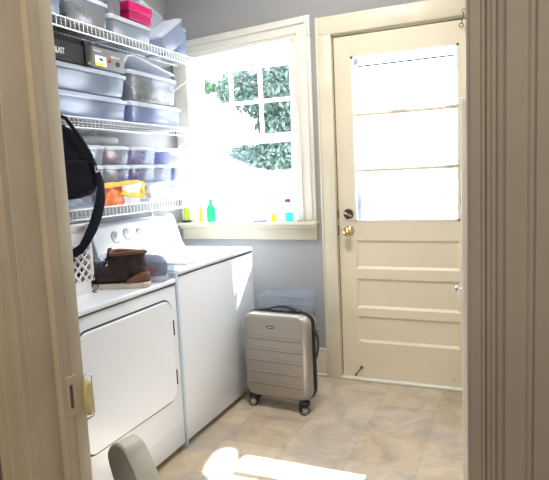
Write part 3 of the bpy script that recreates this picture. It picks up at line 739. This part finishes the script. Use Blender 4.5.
for i, (y, z) in enumerate(sp):
    a = Vector(sp[max(i - 1, 0)]); b = Vector(sp[min(i + 1, len(sp) - 1)]); dv = (b - a).normalized(); nv = Vector((-dv.y, dv.x)) * wd[i] / 2
    x = -1.590
    R.append([(x, y - nv.x, z - nv.y), (x + .004, y, z), (x, y + nv.x, z + nv.y), (x - .004, y, z)])
g.loft(R); obj('shoulder_strap', g, M['strap'], bg, True)
g = G().tube([(-1.590, -1.530, 1.518), (-1.66, -1.535, 1.548), (-1.745, -1.545, 1.561), (-1.776, -1.55, 1.540)], .006, 8); obj('hanging_loop', g, M['strap'], bg, 'all')
g = G().tube([(-1.585, -1.392, 1.335), (-1.585, -1.378, 1.330), (-1.585, -1.374, 1.312), (-1.585, -1.388, 1.308)], .003, 8, closed=True); obj('buckle', g, M['hub'], bg, 'all')

# ------------------------------------------------------------------ laundry basket on the dryer
bk = thing('laundry_basket', 'white plastic laundry basket with lattice sides on the dryer', 'basket', (-1.66, -1.56, .82))
bx0, bx1, by0, by1, bz0, bz1 = -1.85, -1.615, -1.77, -1.420, .8215, 1.10
g = G()
def lattice(p0, p1, z0, z1, nrm):
    """diagonal lattice on the wall p0->p1"""
    p0 = Vector(p0); p1 = Vector(p1); L_ = (p1 - p0).length; u = (p1 - p0) / L_; st = .042
    k = -int((z1 - z0) / st) - 1
    while k * st < L_:
        for sg in (1, -1):
            a0, b0 = (k * st, z0) , (k * st + (z1 - z0), z1)
            if sg < 0: a0, b0 = (k * st, z1), (k * st + (z1 - z0), z0)
            # clip to [0, L]
            (s0, t0), (s1, t1) = a0, b0
            if s1 <= 0 or s0 >= L_: continue
            if s0 < 0: t0 = t0 + (t1 - t0) * (-s0) / (s1 - s0); s0 = 0
            if s1 > L_: t1 = t0 + (t1 - t0) * (L_ - s0) / (s1 - s0); s1 = L_
            g.tube([(*(p0 + u * s0).to_2d(), t0), (*(p0 + u * s1).to_2d(), t1)], .0042, 6)
        k += 1
cor = [(bx1, by0), (bx1, by1), (bx0, by1), (bx0, by0)]
for i in range(4):
    a, b = cor[i], cor[(i + 1) % 4]
    lattice((*a, 0), (*b, 0), .868, 1.02, None)
g2 = G()
cx, cy = (bx0 + bx1) / 2, (by0 + by1) / 2
def BR(z, e, r=.03): return [(cx + a, cy + b, z) for a, b in rrect(bx1 - bx0 + e, by1 - by0 + e, r, 4)]
obj('lattice_sides', g, M['basket'], bk)
g = G()
for za, zb_ in ((bz0, .87), (1.02, bz1)):
    g.loft([BR(za, .004), BR(zb_, .004), BR(zb_, -.004), BR(za, -.004), BR(za, .004)], False, False)
g.loft([BR(bz1 - .004, .004), BR(bz1 - .004, .03), BR(bz1 + .004, .034), BR(bz1 + .006, .0), BR(bz1, -.004)], False, False)
g.loft([BR(bz0, -.01), BR(bz0 + .004, -.01)])
for (x, y) in cor:
    g.box(x - .012, x + .004 if x == bx1 else x + .012, y - .012, y + .004 if y == by1 else y + .012, .865, 1.025, .003)
obj('basket_shell', g, M['basket'], bk)

# ------------------------------------------------------------------ boots on the dryer
def boot(label, ox, oy, s, oz, rz=0, name='high_top_shoe', dark='leather_d'):
    """toe towards -y, heel towards +y, side seen from +x"""
    t = thing(name, label, 'shoe', (ox, oy, oz), 'high-top shoes on the dryer', rz=rz)
    PM = parent_matrix(t)
    # stations along the foot: y, half width, top z
    def foot(y, hw, z0, z1, x=0, n=14):
        r = []
        for i in range(n):
            a = i * 2 * PI / n; c_, s_ = math.cos(a), math.sin(a)
            xx = hw * (abs(c_) ** .7) * (1 if c_ >= 0 else -1); zz = (s_ * .5 + .5)
            zz = zz ** (.85)
            r.append((x + xx, y, z0 + (z1 - z0) * zz))
        return r
    st = [(-.142, .012, .03, .048), (-.132, .030, .022, .062), (-.11, .040, .02, .070), (-.08, .045, .02, .078), (-.04, .044, .02, .094), (0, .040, .02, .115), (.04, .036, .02, .115), (.09, .036, .02, .11), (.122, .032, .02, .10), (.136, .018, .03, .08)]
    g = G().loft([foot(*q) for q in st]).xf(PM); obj('vamp', g, M[dark], t, 'all')
    # shaft
    R = []
    for z, y0, y1, hw in ((.06, -.03, .134, .038), (.09, -.035, .134, .038), (.115, -.030, .130, .037), (.135, -.022, .129, .037), (.150, -.018, .132, .038)):
        c = (y0 + y1) / 2; r_ = (y1 - y0) / 2; R.append([(hw * math.cos(i * 2 * PI / 20), c + r_ * math.sin(i * 2 * PI / 20), z + .010 * math.sin(i * 2 * PI / 20 + PI) * (1 if z > .12 else 0) * -1 * 0) for i in range(20)])
    inner = [[(p[0] * .8, (p[1] - .056) * .88 + .056, p[2] - dz) for p in R[-1]] for dz in (.0, .05)]
    g = G().loft(R + inner).xf(PM); obj('shaft', g, M[dark], t, 'all')
    # padded collar and heel counter in tan
    g = G().tube([(.037 * math.cos(i * 2 * PI / 20), .056 + .075 * math.sin(i * 2 * PI / 20), .150 + .004 * math.sin(i * 4 * PI / 20)) for i in range(20)], .009, 8, closed=True).xf(PM); obj('padded_collar', g, M['leather_b'], t, 'all')
    R = []
    for z, yy, hw, ln in ((.022, .140, .036, .095), (.04, .142, .0385, .080), (.055, .141, .039, .050), (.066, .139, .039, .025)):
        pts = []
        for i in range(11):
            a = -PI / 2 + PI * i / 10; pts.append((hw * math.sin(a) * 1.04, yy - ln + ln * math.cos(a), z))
        R.append(pts)
    g = G().loft(R, False, False, closed=False).xf(PM); o = obj('heel_counter', g, M['leather_b'], t, 'all', solid=.004)
    # sole
    poly = [(-.145, .012), (-.135, .032), (-.11, .043), (-.075, .047), (-.03, .042), (.03, .037), (.09, .040), (.125, .036), (.142, .018)]
    out_ = [(x, y) for y, x in poly] + [(-x, y) for y, x in reversed(poly)]
    g = G().loft([[(x * k, y * k, z) for x, y in out_] for z, k in ((0, .97), (.004, 1), (.018, 1.01), (.023, .98))]).xf(PM); obj('sole', g, M['sole'], t, True)
    # tongue and laces
    g = G().loft([[(x, y, z) for x, y, z in ((-.018, -.055, .085), (.018, -.055, .085), (.018, -.05, .09), (-.018, -.05, .09))], [(-.02, -.03, .13), (.02, -.03, .13), (.02, -.022, .133), (-.02, -.022, .133)], [(-.016, -.022, .170), (.016, -.022, .170), (.016, -.014, .170), (-.016, -.014, .170)]]).xf(PM); obj('tongue', g, M[dark], t, True)
    g = G()
    for i in range(5):
        y = -.08 + .013 * i; z = .085 + .012 * i; g.tube([(-.026, y + .012, z - .008), (0, y - .003, z + .005), (.026, y + .012, z - .008)], .0025, 6)
    g.tube([(.01, -.045, .118), (.045, -.06, .11), (.055, -.075, .06), (.056, -.085, .02), (.062, -.10, .004), (.075, -.12, .003)], .0023, 6)
    g.tube([(.01, -.045, .118), (.05, -.035, .105), (.058, -.05, .06), (.062, -.06, .015), (.085, -.075, .003), (.095, -.055, .003)], .0023, 6)
    g.xf(PM); obj('laces', g, M['lace'], t, 'all')
    return t
boot('dark brown high-top shoe with tan heel and white sole, laces trailing on the dryer', -1.560, -1.345, 1, .8205, rz=math.radians(-68))
boot('second dark high-top shoe, mostly hidden between basket and its mate', -1.76, -1.325, 1, .8205, rz=math.radians(112))

# clear shoe box with a slate sneaker in it
rzb = math.radians(-80)
bx = thing('clear_shoe_box', 'clear plastic shoe box holding a slate sneaker behind the brown shoe', 'box', (-1.585, -1.180, .8205), rz=rzb)
PM = parent_matrix(bx)
def RB(w_, d_, z, r=.02): return [(a, b, z) for a, b in rrect(w_, d_, r, 4)]
g = G().loft([RB(.135, .31, 0), RB(.14, .32, .01), RB(.152, .335, .088)], True, False).xf(PM); obj('tub', g, M['clearv'], bx, True)
g = G().loft([RB(.158, .345, .086), RB(.158, .345, .096), RB(.15, .335, .100), RB(.12, .29, .122), RB(.09, .24, .128)], False, True).xf(PM); obj('box_lid', g, M['clearv'], bx, True)
sn = thing('sneaker', 'slate blue sneaker with a red mark inside the clear shoe box', 'shoe', (-1.572, -1.180, .826), rz=rzb)
PM = parent_matrix(sn)
st = [(-.145, .010, .02, .04), (-.13, .034, .012, .055), (-.09, .045, .012, .070), (-.04, .044, .012, .085), (.0, .040, .012, .105), (.05, .037, .012, .112), (.10, .036, .012, .108), (.13, .026, .012, .10), (.14, .012, .03, .08)]
g = G().loft([[(hw * math.copysign(abs(math.cos(i * PI / 7)) ** .7, math.cos(i * PI / 7)), y, z0 + (z1 - z0) * (math.sin(i * PI / 7) * .5 + .5)) for i in range(14)] for y, hw, z0, z1 in st]).xf(PM); obj('upper', g, M['grey_shoe'], sn, 'all')
g = G().loft([[(x, y, z) for x, y in [(a, b) for a, b in rrect(.082, .285, .04, 5)]] for z in (0, .016)]).xf(PM); obj('sole', g, M['label_w'], sn, True)
g = G().box(.040, .0475, .075, .105, .035, .06, .001).xf(PM); obj('red_mark', g, M['red'], sn)

# clear bin behind the suitcase
t = thing('clear_storage_tub', 'tall clear plastic tub standing on the floor behind the suitcase', 'tub', (-1.27, -.16, 0))
def RC(w_, d_, z): return [(-1.275 + a, -.165 + b, z) for a, b in rrect(w_, d_, .025, 5)]
g = G().loft([RC(.28, .17, .001), RC(.285, .175, .01), RC(.30, .19, .49), RC(.318, .208, .492), RC(.318, .208, .508), RC(.30, .19, .51)], True, False); obj('tub', g, M['clearv'], t, True)
g = G().loft([RC(.325, .215, .503), RC(.328, .218, .520), RC(.31, .20, .523), RC(.305, .195, .545), RC(.32, .21, .548), RC(.32, .21, .556), RC(.27, .17, .556)], False, True); obj('tub_lid', g, M['clearv'], t, True)

# ------------------------------------------------------------------ white cabinet with a little knob at the right wall
cb = thing('white_cabinet', 'white painted cabinet just past the right doorway casing, small knob', 'cabinet', (.05, -1.0, 0))
obj('cabinet_body', G().box(-.158, XR - .02, -1.2, -.62, 0, 1.50, .003), M['cab'], cb, True)
dr_ = obj('cabinet_door', G().box(-.180, -.159, -1.199, -.622, .04, 1.495, .003), M['cab'], cb, True)
toXn = Matrix.Rotation(math.radians(-90), 4, 'Y')
obj('knob', G().lathe([(0, 0), (.008, 0), (.0045, .003), (.0045, .010), (.010, .014), (.0125, .019), (.010, .024), (0, .026)], 18, Matrix.Translation((-.180, -1.185, .838)) @ toXn), M['chrome'], dr_, 'all')

# ------------------------------------------------------------------ rounded chair back in the doorway
ch = thing('wooden_chair', 'small sage-grey painted chair, only its thick rounded back showing', 'chair', (-1.02, -1.9, 0))
u = Vector((.985, -.17, 0)).normalized(); nrm = Vector((.17, .985, 0)).normalized()
base = Vector((-1.056, -2.0, -.022))
def SP(a, z, off): return base + u * (a + max(0, .50 - z) * .38) + nrm * off + Vector((0, 0, z))
pl = []
for i in range(29):
    q = PI * i / 28; pl.append((.056 * math.cos(q), .452 + .088 * math.sin(q) ** .95))
pl = [(.066, .29)] + pl + [(-.066, .29)]
g = G().loft([[SP(a_ * k, .40 + (z - .40) * k, off) for a_, z in pl] for k, off in ((.965, -.003), (1, .002), (1, .068), (.965, .072))])
obj('backrest', g, M['chair'], ch, True)
g = G().box(-.15, .15, -.20, .045, .265, .29, .008, mx=basis(u, nrm, (0, 0, 1), base)); obj('seat', g, M['chair'], ch, True)
for a_ in (-.12, .12):
    for b_ in (-.18, .02):
        g = G().loft([[tuple(base + u * (a_ + da * s_) + nrm * (b_ + db * s_) + Vector((0, 0, z))) for da, db in ((-1, -1), (1, -1), (1, 1), (-1, 1))] for z, s_ in ((.022, .012), (.267, .017))]); obj('leg', g, M['chair'], ch)

# ------------------------------------------------------------------ things on the window sill
ZS = WZ0 + .0005
def bottle(label, x, y, prof, m, capm=None, capprof=None, band=None, name='bottle', n=18, sx_=1.0):
    t = thing(name, label, 'bottle', (x, y, ZS), 'bottles on the window sill')
    T = Matrix.Translation((x, y, ZS)) @ Matrix.Diagonal((sx_, .6, 1, 1))
    obj('bottle_body', G().lathe(prof, n, T), M[m], t, True)
    if capprof: obj('cap', G().lathe(capprof, n, T), M[capm], t, True)
    if band: obj('label_band', G().lathe(band[0], n, T, cap=False), M[band[1]], t, True)
    return t
bottle('green spray bottle on the window sill, tallest at the left', -1.835, -.04, [(0, 0), (.030, 0), (.033, .01), (.033, .08), (.024, .105), (.012, .118)], 'green', 'green', [(.012, .118), (.013, .145), (0, .146)])
bottle('slim yellow bottle left of the green one on the sill', -1.912, -.04, [(0, 0), (.011, 0), (.012, .01), (.011, .08), (.006, .09)], 'yellow', 'yellow', [(.006, .09), (.006, .10), (0, .10)])
bottle('pale lime bottle with black foot at the left end of the sill', -2.02, -.045, [(.0, .014), (.018, .014), (.019, .02), (.018, .085), (.008, .095)], 'lime', 'wbottle', [(.008, .095), (.008, .11), (0, .11)], ([(0, 0), (.034, 0), (.034, .013), (0, .013)], 'black'))
bottle('small yellow cone-shaped bottle near the right end of the sill', -1.395, -.035, [(0, 0), (.019, 0), (.020, .01), (.014, .035), (.006, .058)], 'yellow', 'yellow', [(.006, .058), (.004, .072), (0, .073)])
bottle('white bottle with magenta label and cyan liquid, right on the sill', -1.298, -.035, [(0, .06), (.020, .06), (.022, .07), (.022, .125), (.012, .140)], 'wbottle', 'wbottle', [(.012, .140), (.013, .158), (0, .158)], ([(.0226, .128 - .012), (.0226, .150 - .012)], 'magenta'))
bpy.data.objects[-1] if False else None
o = obj('soap_cup', G().lathe([(0, 0), (.024, 0), (.026, .01), (.026, .055), (.0, .058)], 18, Matrix.Translation((-1.292, -.035, ZS)) @ Matrix.Diagonal((1.1, .6, 1, 1))), M['cyan'], None, True)
origin(o, (-1.292, -.035, ZS)); tag(o, 'short cyan cup under the magenta-labelled bottle on the sill', 'cup')
o = obj('flat_tin', G().box(-1.525, -1.43, -.06, -.01, ZS, ZS + .010, .002), M['navy'], None); origin(o, (-1.48, -.035, ZS)); tag(o, 'flat dark blue tin lying on the window sill', 'tin')
o = obj('yellow_cap', G().lathe([(0, 0), (.016, 0), (.016, .006), (.010, .011), (0, .012)], 16, Matrix.Translation((-1.335, -.045, ZS))), M['label_y'], None, True); origin(o, (-1.335, -.045, ZS)); tag(o, 'small yellow cap lying beside the yellow cone bottle', 'cap')
for i in range(6):
    x = -1.252 + i * .019
    o = obj('glass_pebble', G().lathe([(0, 0), (.006, 0), (.008, .004), (.006, .009 + .003 * (i % 2)), (0, .011 + .003 * (i % 2))], 12, Matrix.Translation((x, -.045, ZS))), M['hub'], None, True)
    origin(o, (x, -.045, ZS)); tag(o, 'tiny grey pebble in the row at the right end of the sill', 'pebble', 'tiny pebbles at the right end of the sill')

# wall details
o = obj('wall_hook', G().box(-1.145, -1.118, -.008, 0, .30, .306, .002), M['hub'], None); origin(o, (-1.13, 0, .303)); tag(o, 'tiny white wall clip above the baseboard right of the suitcase', 'clip')

# ------------------------------------------------------------------ outside
struct('ground', G().box(-14, 14, .14, 30, -.45, -.40), M['ground'])
def foliage(g, c, r, n, size, rnd):
    c = Vector(c)
    for _ in range(n):
        while True:
            p = Vector((rnd.uniform(-1, 1), rnd.uniform(-1, 1), rnd.uniform(-1, 1)))
            if p.length < 1 and p.length > .25: break
        p = c + Vector((p.x * r[0], p.y * r[1], p.z * r[2]))
        a = Vector((rnd.gauss(0, 1), rnd.gauss(0, 1), rnd.gauss(0, 1))).normalized(); b = a.orthogonal().normalized()
        s = size * rnd.uniform(.6, 1.3)
        v = [g.bm.verts.new(p + q) for q in (-a * s, b * s * .45, a * s, -b * s * .45)]
        g.bm.faces.new(v)
def tree(label, base, trunk, blobs, m, seed, n, size, group=None, name='leafy_tree', brs=()):
    rnd = random.Random(seed)
    t = thing(name, label, 'tree', base, group)
    g = G()
    for pts, r in trunk: g.tube(pts, r, 8)
    obj('trunk', g, M['bark'], t, 'all')
    g = G()
    for c, r, k in blobs: foliage(g, c, r, int(n * k), size, rnd)
    obj('foliage', g, M[m], t)
tree('blue-green leafy tree seen through the window panes', (-2.85, 5, -.4),
     [([(-2.85, 5, -.4), (-2.8, 5, 1.5), (-2.95, 5, 2.6), (-3.3, 5, 3.1)], [.09, .08, .06, .03]), ([(-2.82, 5, 1.9), (-3.3, 5.05, 2.15), (-3.9, 5, 2.65), (-4.4, 5, 2.9)], [.05, .035, .022, .01]), ([(-2.85, 5, 2.3), (-3.4, 4.9, 2.6), (-3.8, 4.9, 2.3)], [.04, .02, .01])],
     [((-3.55, 5, 2.5), (.5, .45, .45), .42), ((-4.10, 5, 2.62), (.38, .4, .34), .20), ((-3.45, 5.1, 2.05), (.42, .4, .3), .2), ((-3.1, 5, 2.9), (.3, .4, .3), .12), ((-4.0, 5, 1.62), (.36, .35, .13), .10), ((-3.6, 5, 1.60), (.30, .35, .20), .12), ((-3.3, 5.1, 1.58), (.35, .35, .22), .12), ((-3.75, 4.9, 1.50), (.25, .35, .12), .05), ((-3.5, 5.1, 1.48), (.5, .3, .16), .12)], 'leaf2', 4, 5200, .05)
tree('bright green shrub crown at the left window pane', (-4.9, 4.9, -.4),
     [([(-4.9, 4.9, -.4), (-4.85, 4.9, 1.5), (-4.75, 4.9, 2.7)], [.05, .04, .02])],
     [((-4.74, 4.9, 2.72), (.26, .3, .11), .3)], 'leaf', 6, 2400, .045, name='tall_shrub')

# ------------------------------------------------------------------ light
wd_ = bpy.data.worlds.new('overcast_bright'); S.world = wd_; wd_.use_nodes = True
bgn = wd_.node_tree.nodes['Background']; bgn.inputs['Color'].default_value = (.90, .95, 1, 1); bgn.inputs['Strength'].default_value = 6
def light(name, typ, energy, loc, col=(1, 1, 1), **k):
    l = bpy.data.lights.new(name, typ); l.energy = energy; l.color = col
    for a, b in k.items(): setattr(l, a, b)
    o = bpy.data.objects.new(name, l); COL.objects.link(o); o.location = loc; return o
sun = light('sun', 'SUN', 45, (0, 5, 5), (1, .96, .90), angle=math.radians(.6))
sun.rotation_euler = Vector((-.255, -1.06, -1.08)).to_track_quat('-Z', 'Y').to_euler()
for nm, x0, x1, z0, z1 in (('window_portal', WX0, WX1, WZ0, WZ1), ('door_portal', GX0, GX1, GZ0, GZ1)):
    p = light(nm, 'AREA', 1, ((x0 + x1) / 2, .16, (z0 + z1) / 2), shape='RECTANGLE', size=x1 - x0, size_y=z1 - z0)
    p.rotation_euler = Vector((0, -1, 0)).to_track_quat('-Z', 'Z').to_euler(); p.data.cycles.is_portal = True
light('laundry_fill', 'AREA', 30, (-.85, -1.15, ZC - .03), (1, .96, .89), shape='DISK', size=.5)  # added fill light under the ceiling; no fixture is known there
near_fill = light('near_room_fill', 'AREA', 38, (-.2, -3.9, ZC - .05), (1, .88, .74), shape='DISK', size=.8)  # unseen fill light added behind the camera to brighten the doorway side

gl = light('added_sun_glint', 'AREA', 2.2, (-1.405, -.60, .66), (1, .97, .92), shape='RECTANGLE', size=.06, size_y=.12, spread=math.radians(6))  # added light standing in for sun reflected off the washer onto the floor
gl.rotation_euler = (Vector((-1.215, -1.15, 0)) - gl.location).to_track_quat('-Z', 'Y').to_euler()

# ------------------------------------------------------------------ camera
cam = bpy.data.cameras.new('camera'); co = bpy.data.objects.new('camera', cam); COL.objects.link(co); S.camera = co
R3 = ((.91685099, .39667416, -.04509851), (-.00559775, .12572597, .99204921), (-.39919034, .90930885, -.11749247))  # right, up, forward
m3 = Matrix((R3[0], R3[1], tuple(-c for c in R3[2]))).transposed().to_4x4(); m3.translation = (0, -3.2154, 1.2700)
co.matrix_world = m3
cam.sensor_fit = 'HORIZONTAL'; cam.sensor_width = 36; cam.lens = 560 / 549 * 36; cam.clip_start = .02
S.view_settings.view_transform = 'Standard'; S.view_settings.look = 'None'; S.view_settings.exposure = .25; S.view_settings.gamma = 1
S.cycles.max_bounces = 10; S.cycles.diffuse_bounces = 5; S.cycles.transparent_max_bounces = 24; S.cycles.sample_clamp_indirect = 6
S.cycles.caustics_reflective = False; S.cycles.caustics_refractive = False
